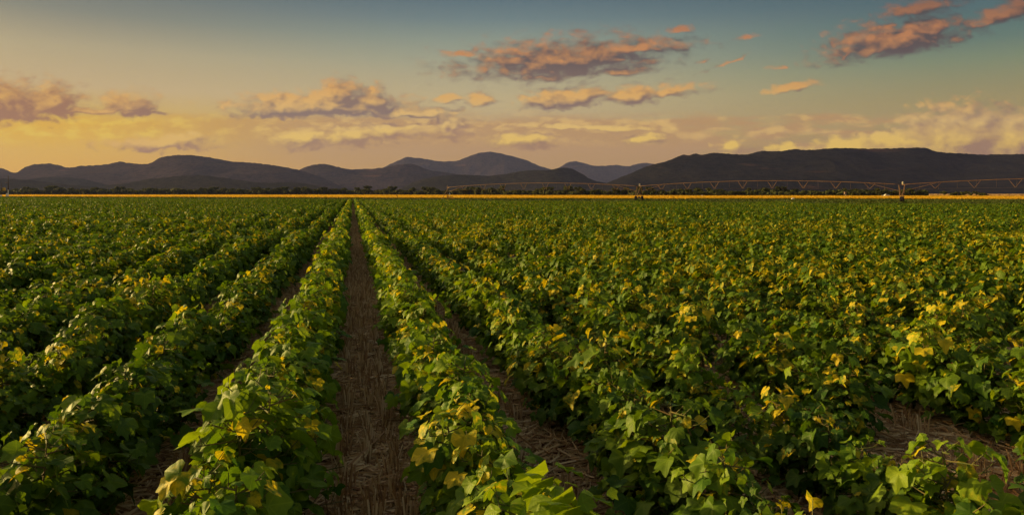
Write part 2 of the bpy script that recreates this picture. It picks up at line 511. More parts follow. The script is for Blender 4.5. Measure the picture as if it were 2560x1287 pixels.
def interp(pts, x):
    xs_, ys_ = [p[0] for p in pts], [p[1] for p in pts]
    return np.interp(x, xs_, ys_)


# field edges as distance over the picture column (x / y of the direction)
def edge(pts_px):
    a = [((px - CX) / F_PX, CAM_H * F_PX / (py - HOR)) for px, py in pts_px]
    return a


WHEAT_FRONT = [((px - CX) / F_PX, d) for px, d in ((-900, 760), (0, 455), (430, 370), (860, 305), (1300, 268), (1720, 246), (2560, 226), (3600, 215))]
WHEAT_BACK = [((px - CX) / F_PX, d) for px, d in ((-900, 1300), (0, 1120), (860, 1050), (1300, 760), (1720, 590), (2100, 540), (2560, 500), (3600, 470))]
COTTON_END = [((px - CX) / F_PX, d) for px, d in ((-900, 300), (0, 215), (430, 180), (860, 150), (1300, 122), (1720, 106), (2200, 94), (2560, 88), (3600, 74))]


def strip_sheet(name, near, far, z, mat, cols=60):
    us = np.linspace(-1.2, 1.25, cols)
    v, f = [], []
    for u in us:
        a, b = float(interp(near, u)), float(interp(far, u))
        for t in (0, 0.15, 0.5, 1.0):
            y = a + (b - a) * t
            v.append((u * y, y, z))
    for i in range(cols - 1):
        for j in range(3):
            f.append((i * 4 + j, (i + 1) * 4 + j, (i + 1) * 4 + j + 1, i * 4 + j + 1))
    return mesh_obj(name, v, f, mat)


M_WSOIL = simple_mat('wheat_floor', (0.22, 0.12, 0.035), (0.33, 0.19, 0.05), 0.4, 0.9, 0.1)
M_LSOIL = simple_mat('low_crop_floor', (0.022, 0.032, 0.008), (0.034, 0.042, 0.010), 0.35, 0.9, 0.1)
ws = strip_sheet('wheat_ground', WHEAT_FRONT, WHEAT_BACK, 0.008, M_WSOIL)
tag(ws, 'straw coloured ground under the golden wheat strip', 'ground', kind='structure')
ls = strip_sheet('green_ground', [(u, d - 6) for u, d in COTTON_END], WHEAT_FRONT, 0.004, M_LSOIL)
tag(ls, 'low green ground between the cotton and the wheat', 'ground', kind='structure')

rng = np.random.default_rng(7)


def quad_scatter(name, P, Wd, Ht, ang, mat, tilt=0.25, attrs=True):
    """upright tufts: each a folded blade pair of real width and height"""
    n = len(P)
    c, s_ = np.cos(ang), np.sin(ang)
    ax = np.stack([c, s_, np.zeros(n)], 1)
    nx = np.stack([-s_, c, np.zeros(n)], 1)
    lean = nx * (rng.normal(0, tilt, n) * Ht)[:, None]
    up = np.stack([np.zeros(n), np.zeros(n), Ht], 1)
    a = P - ax * Wd[:, None] * 0.5
    b = P + ax * Wd[:, None] * 0.5
    j1, j2 = rng.uniform(0.6, 1.0, n)[:, None], rng.uniform(0.6, 1.0, n)[:, None]
    d = a + up * j1 + lean
    e = b + up * j2 + lean
    mdl = P + nx * (Wd * 0.25)[:, None]
    tm = mdl + up * rng.uniform(0.9, 1.2, n)[:, None] + lean
    V = np.stack([a, mdl, b, d, tm, e], 1).reshape(-1, 3)
    base = np.arange(n) * 6
    Fq = np.concatenate([np.stack([base, base + 1, base + 4, base + 3], 1), np.stack([base + 1, base + 2, base + 5, base + 4], 1)])
    me = bpy.data.meshes.new(name)
    me.vertices.add(len(V))
    me.vertices.foreach_set('co', V.astype(np.float32).ravel())
    me.loops.add(Fq.size)
    me.loops.foreach_set('vertex_index', Fq.astype(np.int32).ravel())
    me.polygons.add(len(Fq))
    me.polygons.foreach_set('loop_start', (np.arange(len(Fq)) * 4).astype(np.int32))
    me.update(calc_edges=True)
    me.materials.append(mat)
    if attrs:
        at = me.attributes.new('leaf', 'FLOAT_COLOR', 'POINT')
        colr = np.zeros((n, 4), np.float32)
        colr[:, 0] = rng.uniform(0, 0.55, n)
        colr[:, 1] = rng.random(n)
        colr[:, 2] = 0.5
        at.data.foreach_set('color', np.repeat(colr, 6, 0).ravel())
    o = bpy.data.objects.new(name, me)
    COL.objects.link(o)
    return o


# wheat: standing crop with tramlines that run away from the camera
def wheat():
    n = 150000
    u = rng.uniform(-0.80, 0.80, n)
    near, far = interp(WHEAT_FRONT, u), interp(WHEAT_BACK, u)
    t = rng.random(n) ** 2.2
    y = near + (far - near) * t
    x = u * y
    lane = (x - 0.217 * y) / 2.75
    fr = np.abs(lane - np.round(lane))
    keep = (fr > 0.15) | (np.abs(np.round(lane)) > 2) | (y > near + 130)
    x, y = x[keep], y[keep]
    m = len(x)
    patch = 0.85 + 0.15 * np.sin(x * 0.05) * np.cos(y * 0.04)
    o = quad_scatter('wheat', np.stack([x, y, np.full(m, 0.0)], 1), rng.uniform(0.5, 1.1, m) * (0.6 + y / 500), rng.uniform(0.47, 0.58, m) * patch, rng.uniform(0, np.pi, m), M_WHEAT, 0.12, False)
    tag(o, 'strip of ripe golden wheat beyond the green field', 'wheat', kind='stuff')


wheat()


def low_crop():
    n = 90000
    u = rng.uniform(-0.80, 0.80, n)
    near, far = interp(COTTON_END, u), interp(WHEAT_FRONT, u)
    y = near - 3 + (far - near + 3) * rng.random(n)
    x = u * y
    o = quad_scatter('low_green_crop', np.stack([x, y, np.zeros(n)], 1), rng.uniform(0.3, 0.8, n), rng.uniform(0.10, 0.26, n), rng.uniform(0, np.pi, n), M_LOW, 0.4)
    tag(o, 'band of low green crop between the cotton and the wheat', 'green crop', kind='stuff')


low_crop()


# ------------------------------------------------------------------ hills
def hill_material(name, c1, c2, rock):
    m, k, out = material(name)
    geo = k.n('ShaderNodeNewGeometry')
    pos = geo.outputs['Position']
    n = k.noise(k.v('MULTIPLY', pos, (0.004, 0.004, 0.006)), 1.0, 8.0, 0.65)
    n2 = k.noise(pos, 0.03, 6.0, 0.7)
    col = k.mix(k.smooth(n, 0.38, 0.62), c1, c2)
    col = k.mix(k.m('MULTIPLY', k.smooth(n2, 0.44, 0.62), 0.8), col, k.v('MULTIPLY', col, (0.38, 0.40, 0.40)))
    n4 = k.noise(k.v('MULTIPLY', pos, (0.0018, 0.0018, 0.012)), 1.0, 6.0, 0.6)
    col = k.mix(k.m('MULTIPLY', k.smooth(n4, 0.60, 0.70), 0.7), col, rock)
    b = k.n('ShaderNodeBump')
    b.inputs['Strength'].default_value = 0.8
    b.inputs['Distance'].default_value = 12.0
    k.put(b.inputs['Height'], n2)
    m.node_tree.links.new(principled(k, col, 1.0, 0.0, 0.0, b.outputs[0]), out.inputs[0])
    return m


M_HILL = hill_material('bushy_hillside', (0.036, 0.027, 0.029), (0.052, 0.038, 0.040), (0.11, 0.060, 0.050))
M_HILLD = hill_material('dark_bushy_hillside', (0.020, 0.020, 0.014), (0.032, 0.029, 0.019), (0.05, 0.036, 0.024))
M_MESA = hill_material('slate_hillside', (0.012, 0.013, 0.014), (0.020, 0.019, 0.019), (0.085, 0.045, 0.035))


def vnoise(x, y, seed):
    """value noise on arrays"""
    r = np.random.default_rng(seed)
    tab = r.random((256, 256))
    xi, yi = np.floor(x).astype(int), np.floor(y).astype(int)
    fx, fy = x - xi, y - yi
    fx, fy = fx * fx * (3 - 2 * fx), fy * fy * (3 - 2 * fy)
    g_ = lambda a, b: tab[a % 256, b % 256]
    return (g_(xi, yi) * (1 - fx) + g_(xi + 1, yi) * fx) * (1 - fy) + (g_(xi, yi + 1) * (1 - fx) + g_(xi + 1, yi + 1) * fx) * fy


def hills(name, label, sil, dist, depth, mat, seed, plateau=0.0, spur=0.55, base_px=487.0):
    sil = sorted(sil)
    x0, x1 = sil[0][0], sil[-1][0]
    nx = max(80, int((x1 - x0) / 3.0))
    nt = 64
    px = np.linspace(x0, x1, nx)
    ridge = np.interp(px, [p[0] for p in sil], [p[1] for p in sil])
    ker = np.ones(5) / 5
    ridge = np.convolve(np.pad(ridge, 2, mode='edge'), ker, mode='valid')
    soft = np.convolve(np.pad(ridge, 20, mode='edge'), np.ones(41) / 41, mode='valid')
    rough = (vnoise(px / 7.0, px * 0, seed) - 0.5) * 1.5 + (vnoise(px / 2.6, px * 0 + 9, seed) - 0.5) * 0.9
    ridge = ridge + rough * np.clip((base_px - ridge) / 40, 0, 1)
    T = np.linspace(-1, 0.9, nt)                       # -1 foot towards the camera, 0 crest, 1 back
    V = np.zeros((nx, nt, 3))
    for j, t in enumerate(T):
        y = dist + t * depth
        wr = min(1.0, max(0.0, (t + 0.10) / 0.10))
        body = soft * (1 - wr) + ridge * wr
        h = np.maximum((HOR - body) / F_PX * dist + CAM_H + 25, 5)
        if t <= 0:
            p = (1 + t)
            prof = p ** (1.25) if plateau == 0 else np.clip(p / (1 - plateau * 0.5), 0, 1) ** 1.3
            wx = (px - CX) / F_PX * y
            s1 = sum(np.abs(vnoise(wx / (640.0 / 2 ** o), np.full_like(wx, y / (640.0 / 2 ** o)), seed + 1 + o) - 0.5) * 2 * 0.55 ** o for o in range(4)) / 1.9
            sp = 1 - spur * (1 - p) ** 0.6 * s1 * min(1.0, 5 * p)
            z = h * prof * sp
            # never above the sight line of the crest
            lim = CAM_H + (HOR - ridge) / F_PX * y * 0.995
            z = np.minimum(z, np.maximum(lim + (h - lim) * 0, 3) if t < 0 else h)
            if t == 0:
                z = CAM_H + (HOR - ridge) / F_PX * dist
        else:
            z = (CAM_H + (HOR - ridge) / F_PX * dist) * (1 - t) ** 1.2
        V[:, j, 0] = (px - CX) / F_PX * y
        V[:, j, 1] = y
        V[:, j, 2] = np.maximum(z, 0) - (0.5 if j in (0, nt - 1) else 0)
    # crest row exactly on the silhouette
    jc = int(np.argmin(np.abs(T)))
    y = dist + T[jc] * depth
    V[:, jc, 2] = CAM_H + (HOR - ridge) / F_PX * y
    F = [(i * nt + j, (i + 1) * nt + j, (i + 1) * nt + j + 1, i * nt + j + 1) for i in range(nx - 1) for j in range(nt - 1)]
    o = mesh_obj(name, V.reshape(-1, 3).tolist(), F, mat, smooth=True)
    tag(o, label, 'hill', kind='structure')
    return o


def zz(off, pts, sx=2.9767):
    return [(off + a / sx, 360 + b / sx) for a, b in pts]


LEFT_R = [(-700, 470), (-420, 430), (-160, 415)] + zz(0, [(0, 181), (50, 190), (85, 215), (120, 217), (180, 175), (245, 152), (300, 149), (360, 146), (430, 155), (480, 172), (530, 180), (580, 163), (700, 160), (820, 150), (860, 134), (900, 132), (960, 143), (1080, 150), (1140, 138), (1180, 103), (1240, 90), (1330, 80), (1450, 87), (1560, 100), (1640, 115), (1720, 132), (1780, 133), (1900, 142), (2000, 155), (2120, 172), (2220, 192), (2400, 248), (2560, 330), (2640, 372)])
MIDL_R = zz(860, [(-560, 360), (-480, 290), (-400, 225), (-340, 195), (-300, 178), (-230, 155), (-160, 148), (-100, 158), (0, 183), (50, 190), (200, 185), (290, 178), (380, 157), (460, 147), (500, 146), (560, 165), (640, 200), (760, 212), (900, 235), (1100, 300), (1250, 372)])
MID_R = zz(860, [(100, 300), (200, 225), (290, 178), (330, 155), (400, 125), (460, 98), (480, 97), (540, 105), (620, 112), (690, 128), (800, 130), (850, 124), (900, 105), (960, 80), (1020, 63), (1080, 57), (1140, 63), (1220, 82), (1300, 103), (1370, 125), (1440, 158), (1500, 178), (1560, 196), (1660, 250), (1800, 330), (1880, 372)])
BLUE_R = zz(860, [(1350, 300), (1480, 225), (1540, 197), (1600, 178), (1650, 145), (1680, 132), (1740, 130), (1800, 148), (1860, 165), (1950, 163), (2030, 156), (2120, 168), (2180, 150), (2230, 138), (2290, 148), (2400, 170), (2600, 240), (2800, 340)])
MESA_R = zz(860, [(1760, 372), (1840, 335), (1960, 290), (2050, 250), (2150, 215), (2250, 165), (2330, 145), (2400, 130), (2470, 100), (2510, 80)]) + zz(1700, [(0, 88), (40, 80), (70, 90), (100, 70), (140, 75), (160, 85), (240, 66), (340, 72), (440, 78), (520, 78), (560, 60), (620, 52), (760, 55), (850, 38), (900, 43), (960, 45), (1060, 38), (1200, 30), (1340, 36), (1480, 36), (1600, 32), (1800, 27), (1850, 35), (1900, 58), (2000, 66), (2150, 75), (2250, 80), (2400, 77), (2560, 76), (2900, 90), (3400, 120), (4200, 170), (5200, 330)])
DARKC_R = zz(860, [(330, 372), (440, 322), (520, 285), (600, 258), (700, 240), (830, 228), (950, 232), (1060, 238), (1150, 232), (1250, 215), (1330, 200), (1420, 193), (1520, 198), (1570, 185), (1640, 173), (1700, 185), (1760, 215), (1820, 255), (1880, 278), (1960, 292), (2050, 310), (2250, 350), (2400, 372)])
DARKB_R = zz(0, [(560, 372), (700, 330), (800, 308), (950, 290), (1100, 262), (1250, 245), (1400, 236), (1500, 234), (1600, 245), (1750, 265), (1900, 285), (2000, 290), (2120, 283), (2250, 292), (2350, 310), (2440, 330), (2560, 372)])
DARKA_R = [(-600, 455), (-250, 440)] + zz(0, [(0, 256), (200, 265), (400, 290), (520, 305), (700, 320), (900, 345), (1050, 372)])
DARKA2_R = zz(0, [(-100, 330), (100, 285), (230, 258), (370, 247), (520, 250), (650, 265), (780, 300), (900, 330), (1050, 372)])

hills('left_hills', 'long purple brown mountain range with a flat topped summit at the left', LEFT_R, 5300, 1500, M_HILL, 3)
hills('near_left_hill', 'small dark bushy hill at the far left edge behind the poles', DARKA_R, 3300, 420, M_HILLD, 21)
hills('second_left_hill', 'low rounded hill behind the small dark hill at the left edge', DARKA2_R, 4200, 420, M_HILLD, 22)
hills('low_dark_hill', 'low dark bushy hill in front of the long left range', DARKB_R, 3500, 520, M_HILLD, 23)
hills('middle_foothills', 'purple foothill ridge in front of the central peak', MIDL_R, 6100, 900, M_HILL, 5)
hills('middle_mountain', 'tall rounded mountain rising at the centre of the horizon', MID_R, 9600, 1300, M_HILL, 6)
hills('pale_far_mountain', 'pale blue mountain farthest away right of the centre', BLUE_R, 11400, 1000, M_HILL, 8)
hills('dark_front_hill', 'dark humped hill behind the first irrigation span', DARKC_R, 4300, 600, M_HILLD, 9)
hills('right_mesa', 'long dark flat topped mountain filling the right horizon', MESA_R, 3900, 1200, M_MESA, 12, spur=0.6)

# ------------------------------------------------------------------ haze
hz, hk, hout = material('haze_air')
pv = hk.n('ShaderNodeVolumePrincipled')
pv.inputs['Color'].default_value = (0.34, 0.41, 1.0, 1)
pv.inputs['Density'].default_value = 2.3e-5
pv.inputs['Anisotropy'].default_value = 0.2
hz.node_tree.links.new(pv.outputs[0], hout.inputs['Volume'])
hb = MB().box((0, 6200, 379.0), (2 * G + 400, 12900, 760.0))
tag(hb.build('haze', hz), 'thin evening haze over the plain', 'haze', kind='stuff')


# ------------------------------------------------------------------ trees along the far side of the wheat
def tree_proto(seed, wide, tall, nleaf=260):
    r = np.random.default_rng(seed)
    lobes = [(r.normal(0, 0.26) * wide, r.normal(0, 0.26) * wide, tall * r.uniform(0.34, 0.86), r.uniform(0.20, 0.40) * wide) for _ in range(8)]
    V, Fc, A = [], [], []
    for i in range(nleaf):
        lx, ly, lz, lr = lobes[r.integers(len(lobes))]
        d = r.normal(0, 1, 3)
        d /= np.linalg.norm(d)
        p = np.array([lx, ly, lz]) + d * lr * r.uniform(0.55, 1.08) * np.array([1, 1, 0.62])
        p[2] = np.clip(p[2], 0.06 * tall, tall * 1.05)
        a = r.normal(0, 1, 3)
        a /= np.linalg.norm(a)
        b = np.cross(a, d)
        b /= np.linalg.norm(b) + 1e-6
        s_ = r.uniform(0.07, 0.15) * wide
        k0 = len(V)
        for ca, cb in ((-1, -0.5), (0.2, -1), (1, 0.1), (0.3, 1), (-0.7, 0.7)):
            V.append(tuple(p + a * ca * s_ + b * cb * s_ * 0.8))
        Fc.append(tuple(range(k0, k0 + 5)))
        rv = r.random()
        A += [(r.uniform(0, 0.45), rv, 0.4, 0)] * 5
    root = empty('tree', (0, 0, 0))
    mesh_obj('crown', V, Fc, M_TREE, root, attrs={'leaf': A})
    mb = MB()
    mb.tube([(0, 0, -0.05), (0.04 * wide, 0, tall * 0.3), (0, 0.03 * wide, tall * 0.62)], [0.035 * wide, 0.026 * wide, 0.012 * wide], 6)
    for i in range(4):
        th = r.uniform(0, 6.28)
        z0 = tall * r.uniform(0.22, 0.5)
        mb.tube([(0.02 * wide, 0, z0), (math.cos(th) * wide * 0.28, math.sin(th) * wide * 0.28, z0 + tall * 0.22)], [0.017 * wide, 0.007 * wide], 5)
    mb.build('trunk', M_BARK, root)
    return root


def copy_tree(o, parent=None):
    c = o.copy()
    COL.objects.link(c)
    c.parent = parent
    for ch in list(o.children):
        copy_tree(ch, c)
    return c


def trees():
    r = random.Random(4)
    protos = [tree_proto(i + 40, 1.0, t) for i, t in enumerate((0.75, 0.9, 1.05, 0.7, 1.25, 0.85, 0.6))]
    used = set()

    def place(px, dy, hpx):
        u = (px - CX) / F_PX
        d = float(interp(WHEAT_BACK, u)) + dy
        i = r.randrange(len(protos))
        if i in used:
            o = copy_tree(protos[i])
        else:
            o = protos[i]
            used.add(i)
        s = hpx * d / F_PX / 0.85
        o.location = (u * d, d, 0)
        o.scale = (s * r.uniform(0.95, 1.35), s * r.uniform(0.95, 1.35), s)
        o.rotation_euler = (0, 0, r.uniform(0, 6.28))
        if px < 420:
            where = 'behind the left end of the golden wheat'
        elif px < 870:
            where = 'behind the wheat left of the straw furrow'
        elif px < 1110:
            where = 'behind the wheat between straw furrow and irrigation machine'
        elif px < 1600:
            where = 'behind the wheat under the left irrigation span'
        elif px < 2255:
            where = 'behind the wheat under the middle irrigation span'
        else:
            where = 'on the bare plain right of the last irrigation tower'
        tag(o, 'dark bushy tree ' + where, 'tree', 'trees ' + where)

    px = -10.0
    while px < 2322:
        place(px, r.uniform(4, 20), r.uniform(10, 15.5) * (1.0 if r.random() < 0.9 else 1.2))
        px += r.uniform(12, 23)
    px = 6.0
    while px < 2305:
        place(px, r.uniform(25, 60), r.uniform(12.5, 17))
        px += r.uniform(17, 30)
    for px in (2362, 2386, 2400, 2413, 2428, 2440, 2453, 2463):
        place(px, r.uniform(10, 45), r.uniform(7, 12))


trees()


def undergrowth():
    n = 9000
    px = rng.uniform(-60, 2318, n)
    u = (px - CX) / F_PX
    d = interp(WHEAT_BACK, u) + rng.uniform(10, 75, n)
    sc_ = d / F_PX
    o = quad_scatter('undergrowth', np.stack([u * d, d, rng.uniform(0, 3.5, n) * sc_], 1), rng.uniform(4, 9, n) * sc_, rng.uniform(4, 8.5, n) * sc_, rng.uniform(0, np.pi, n), M_TREE, 0.5)
    tag(o, 'dark undergrowth filling the tree line behind the wheat', 'undergrowth', kind='stuff')


undergrowth()

pale = strip_sheet('pale_field', [(u, 720.0 if u > 0.57 else 3000.0) for u in np.linspace(-1.2, 1.25, 60)], [(u, 3100.0 if u > 0.57 else 3090.0) for u in np.linspace(-1.2, 1.25, 60)], 0.006, simple_mat('pale_stubble', (0.42, 0.25, 0.12), (0.55, 0.34, 0.18), 0.01, 0.9, 0.1))
tag(pale, 'pale stubble field far away at the right', 'field', kind='structure')
n_ = 14000
u_ = rng.uniform(0.572, 0.80, n_)
d_ = 725 + 1400 * rng.random(n_) ** 2
tag(quad_scatter('pale_straw', np.stack([u_ * d_, d_, np.zeros(n_)], 1), rng.uniform(1.2, 3.0, n_), rng.uniform(0.5, 0.9, n_), rng.uniform(0, np.pi, n_), M_PALE, 0.2, False), 'pale standing straw on the far field at the right', 'straw', kind='stuff')


# ------------------------------------------------------------------ irrigation machine
def irrigation():
    T = [Vector((-20.5, 228, 0)), Vector((33.5, 190, 0)), Vector((84.2, 155.5, 0)), Vector((134.5, 121, 0))]
    PH = 3.85
    root = empty('irrigation_machine', T[1])
    tag(root, 'long steel irrigation machine with arched pipe spans on wheeled towers across the field', 'irrigation machine')
    o0 = T[1]
    dirs = [(T[i + 1] - T[i]).normalized() for i in range(3)]

    def span(a, b, nv):
        d = (b - a)
        L = d.length
        d.normalize()
        side = Vector((-d.y, d.x, 0))
        at = lambda t: a + d * (L * t) + Vector((0, 0, PH + 1.12 * 4 * t * (1 - t))) - o0
        mb = MB()
        mb.tube([at(i / 36) for i in range(37)], 0.072, 8)
        pipe = mb.build('span_pipe', M_STEEL, root, True)
        bots = []
        for i in range(nv):
            t = (i + 0.9) / (nv + 0.8)
            drop = 0.85 + 0.95 * (4 * t * (1 - t)) ** 0.8
            sub = MB()
            for s_ in (-1, 1):
                bot = at(t) - Vector((0, 0, drop)) + side * s_ * 0.42
                for e_ in (-1.15, 1.15):
                    sub.tube([at(t + e_ / L), bot], 0.032, 5)
            sub.tube([at(t) - Vector((0, 0, drop)) - side * 0.42, at(t) - Vector((0, 0, drop)) + side * 0.42], 0.03, 5)
            sub.build('truss_brace', M_STEEL, pipe)
            bots.append((t, drop))
        for s_ in (-1, 1):
            rod = MB()
            pts = [at(0.02) - Vector((0, 0, 1.2)) + side * s_ * 0.2] + [at(t) - Vector((0, 0, dr)) + side * s_ * 0.42 for t, dr in bots] + [at(0.98) - Vector((0, 0, 1.2)) + side * s_ * 0.2]
            rod.tube(pts, 0.011, 4)
            rod.build('truss_rod', M_DARKSTEEL, pipe)
            for end, tt in ((0, 0.105), (1, 0.895)):
                st = MB()
                tx = 0.012 if end == 0 else 0.988
                st.tube([at(tt) - Vector((0, 0, 0.1)), at(tx) - Vector((0, 0, 1.35)) + side * s_ * 0.25], 0.045, 5)
                st.build('end_strut', M_STEEL, pipe)
        for i in range(1, 18):
            t = i / 18
            p = at(t)
            dr = MB()
            dr.tube([p + Vector((0, 0, 0.22)), p + side * 0.25 + Vector((0, 0, 0.15)), p + side * 0.3 - Vector((0, 0, 1.5))], 0.014, 4)
            dr.build('drop_hose', M_DARKSTEEL, pipe)

    for i, nv in enumerate((8, 8, 8)):
        span(T[i], T[i + 1], nv)

    def tower(p, d):
        side = Vector((-d.y, d.x, 0))
        c = p - o0
        mb = MB()
        for s_ in (-1, 1):
            foot = c + side * s_ * 1.95 + Vector((0, 0, 0.85))
            for e_ in (-0.35, 0.35):
                mb.tube([foot + d * e_ * 0.4, c + d * e_ * 1.6 + side * s_ * 0.12 + Vector((0, 0, PH - 0.08))], 0.07, 6)
        for hgt in (1.9, 2.75):
            w_ = 1.95 * (PH - hgt) / (PH - 0.85)
            mb.tube([c - side * w_ + Vector((0, 0, hgt)), c + side * w_ + Vector((0, 0, hgt))], 0.045, 5)
        tw = mb.build('drive_tower', M_STEEL, root)
        bb = MB()
        bb.tube([c - side * 2.1 + Vector((0, 0, 0.78)), c + side * 2.1 + Vector((0, 0, 0.78))], 0.10, 6)
        bb.build('base_beam', M_DARKSTEEL, tw)
        for s_ in (-1, 1):
            wc = c + side * s_ * 2.0 + Vector((0, 0, 0.64))
            wb = MB()
            prof = [(-0.17, 0.36), (-0.20, 0.52), (-0.15, 0.62), (0.15, 0.62), (0.20, 0.52), (0.17, 0.36)]
            N = 20
            b0 = 0
            for j in range(N):
                th = 2 * math.pi * j / N
                rad = side * math.cos(th) + Vector((0, 0, 1)) * math.sin(th)
                lug = 0.04 if j % 2 else 0.0
                for w_, rr in prof:
                    wb.v.append(tuple(wc + d * w_ + rad * (rr + (lug if rr > 0.6 else 0))))
            for j in range(N):
                for q_ in range(5):
                    wb.f.append((j * 6 + q_, j * 6 + q_ + 1, ((j + 1) % N) * 6 + q_ + 1, ((j + 1) % N) * 6 + q_))
            b0 = len(wb.v)
            for sgn in (-0.06, 0.06):
                for j in range(N):
                    th = 2 * math.pi * j / N
                    wb.v.append(tuple(wc + d * sgn + (side * math.cos(th) + Vector((0, 0, 1)) * math.sin(th)) * 0.37))
            wb.f.append(tuple(b0 + j for j in range(N)))
            wb.f.append(tuple(b0 + N + j for j in reversed(range(N))))
            wb.build('wheel', M_TYRE, tw)
        cb = MB()
        top = c + Vector((0, 0, PH + 0.36)) + d * 0.2
        cb.box(top, (0.32, 0.3, 0.42), taper=0.9)
        cb.ball(top + Vector((0, 0, 0.2)), 0.19, 10, 6, (1, 1, 0.6))
        cb.build('control_box', M_CREAM, tw)
        mo = MB()
        mo.box(c + Vector((0, 0, 1.02)), (0.35, 0.6, 0.38))
        mo.tube([c + Vector((0, 0, 1.0)) - side * 0.3, c + Vector((0, 0, 1.0)) + side * 0.55], 0.14, 8)
        mo.build('drive_motor', M_DARKSTEEL, tw)

    tower(T[1], dirs[1])
    tower(T[2], dirs[1])
    tower(T[3], dirs[2])
    # first tower: post with a leaning leg, round white dish and red base frame
    c, d = T[0] - o0, dirs[0]
    mb = MB()
    mb.tube([c + Vector((0, 0, 0)), c + Vector((0, 0, 4.5))], [0.13, 0.09], 7)
    mb.tube([c + Vector((0, 0, 3.1)), c + Vector((-1.25, 0.3, 0.9)), c + Vector((-1.75, 0.4, 0.0))], 0.07, 6)
    mb.tube([c + Vector((0, 0, 3.6)), c + d * 1.0 + Vector((0, 0, 3.85))], 0.10, 6)
    mast = mb.build('pivot_mast', M_STEEL, root)
    fr = MB()
    for e_ in (0.4, 1.9):
        fr.tube([c + Vector((e_, 0, 0)), c + Vector((e_ * 0.8 + 0.1, 0, 1.25))], 0.06, 5)
    fr.tube([c + Vector((0, 0, 0.95)), c + Vector((1.9, 0, 0.75))], 0.06, 5)
    fr.tube([c + Vector((0, 0, 0.35)), c + Vector((2.2, 0, 0.3))], 0.06, 5)
    fr.build('base_frame', M_RED, mast)
    ds = MB()
    ds.ball(c + Vector((0.72, -0.1, 1.75)), 0.27, 12, 8, (1, 0.6, 1))
    ds.tube([c + Vector((0.72, 0, 1.5)), c + Vector((0.72, 0, 0.9))], 0.04, 5)
    ds.ball(c + Vector((0.92, -0.1, 2.75)), 0.11, 8, 6)
    ds.tube([c + Vector((0.92, -0.1, 2.7)), c + Vector((0.74, -0.1, 1.9))], 0.025, 5)
    ds.build('gauge', M_WHITE, mast)


irrigation()


# ------------------------------------------------------------------ power poles and small things near the far edge
def at(px, d, z=0.0):
    return Vector(((px - CX) / F_PX * d, d, z))


def poles():
    d = 438.0
    p = at(20.5, d)
    o = empty('power_pole', p)
    tag(o, 'tall dark power pole with pale lower half at the left edge', 'pole')
    MB().tube([(0, 0, 4.2), (0, 0, 12.9)], [0.26, 0.17], 8).build('pole', M_WOOD, o)
    MB().tube([(0, 0, 0), (0, 0, 4.2)], [0.26, 0.24], 8).build('pole_base', M_WHITE, o)
    mb = MB().tube([(-1.7, 0, 8.4), (0.15, 0, 8.6)], 0.11, 5)
    for x in (-1.5, -0.9):
        mb.tube([(x, 0, 8.5), (x, 0, 8.9)], [0.09, 0.05], 6)
    mb.build('crossarm', M_STEEL, o)
    p2 = at(3.2, d + 1)
    o2 = empty('transformer_pole', p2)
    tag(o2, 'shorter dark pole carrying a yellow transformer at the left edge', 'pole')
    MB().tube([(0, 0, 0), (0, 0, 8.6)], [0.2, 0.15], 8).build('pole', M_WOOD, o2)
    MB().box((1.7, 0, 3.5), (3.6, 0.3, 0.25)).tube([(3.0, 0, 3.4), (3.0, 0, 0)], 0.14, 6).build('platform', M_WOOD, o2)
    tb = MB()
    tb.box((1.75, 0, 4.5), (1.3, 1.0, 1.7), taper=0.92)
    for i in range(5):
        tb.box((1.25 + i * 0.25, -0.58, 4.5), (0.07, 0.16, 1.3))
    for x in (1.4, 1.75, 2.1):
        tb.tube([(x, 0, 5.3), (x, 0, 5.8)], [0.1, 0.05], 6)
    tb.build('transformer', M_YELLOW, o2)
    p3 = at(16.8, d - 6)
    o3 = MB().box((0, 0, 1.0), (0.55, 0.5, 2.0)).box((0, 0, 2.06), (0.68, 0.62, 0.14)).build('meter_box', M_WHITE)
    o3.location = p3
    tag(o3, 'tall narrow cream meter box beside the tall power pole', 'box')
    p4 = at(2.2, d - 8)
    o4 = MB().box((0, 0, 0.5), (0.75, 0.6, 1.0)).box((0, 0, 1.06), (0.9, 0.75, 0.12)).build('pump_box', M_WHITE)
    o4.location = p4
    tag(o4, 'squat cream box at the foot of the transformer pole', 'box')


poles()


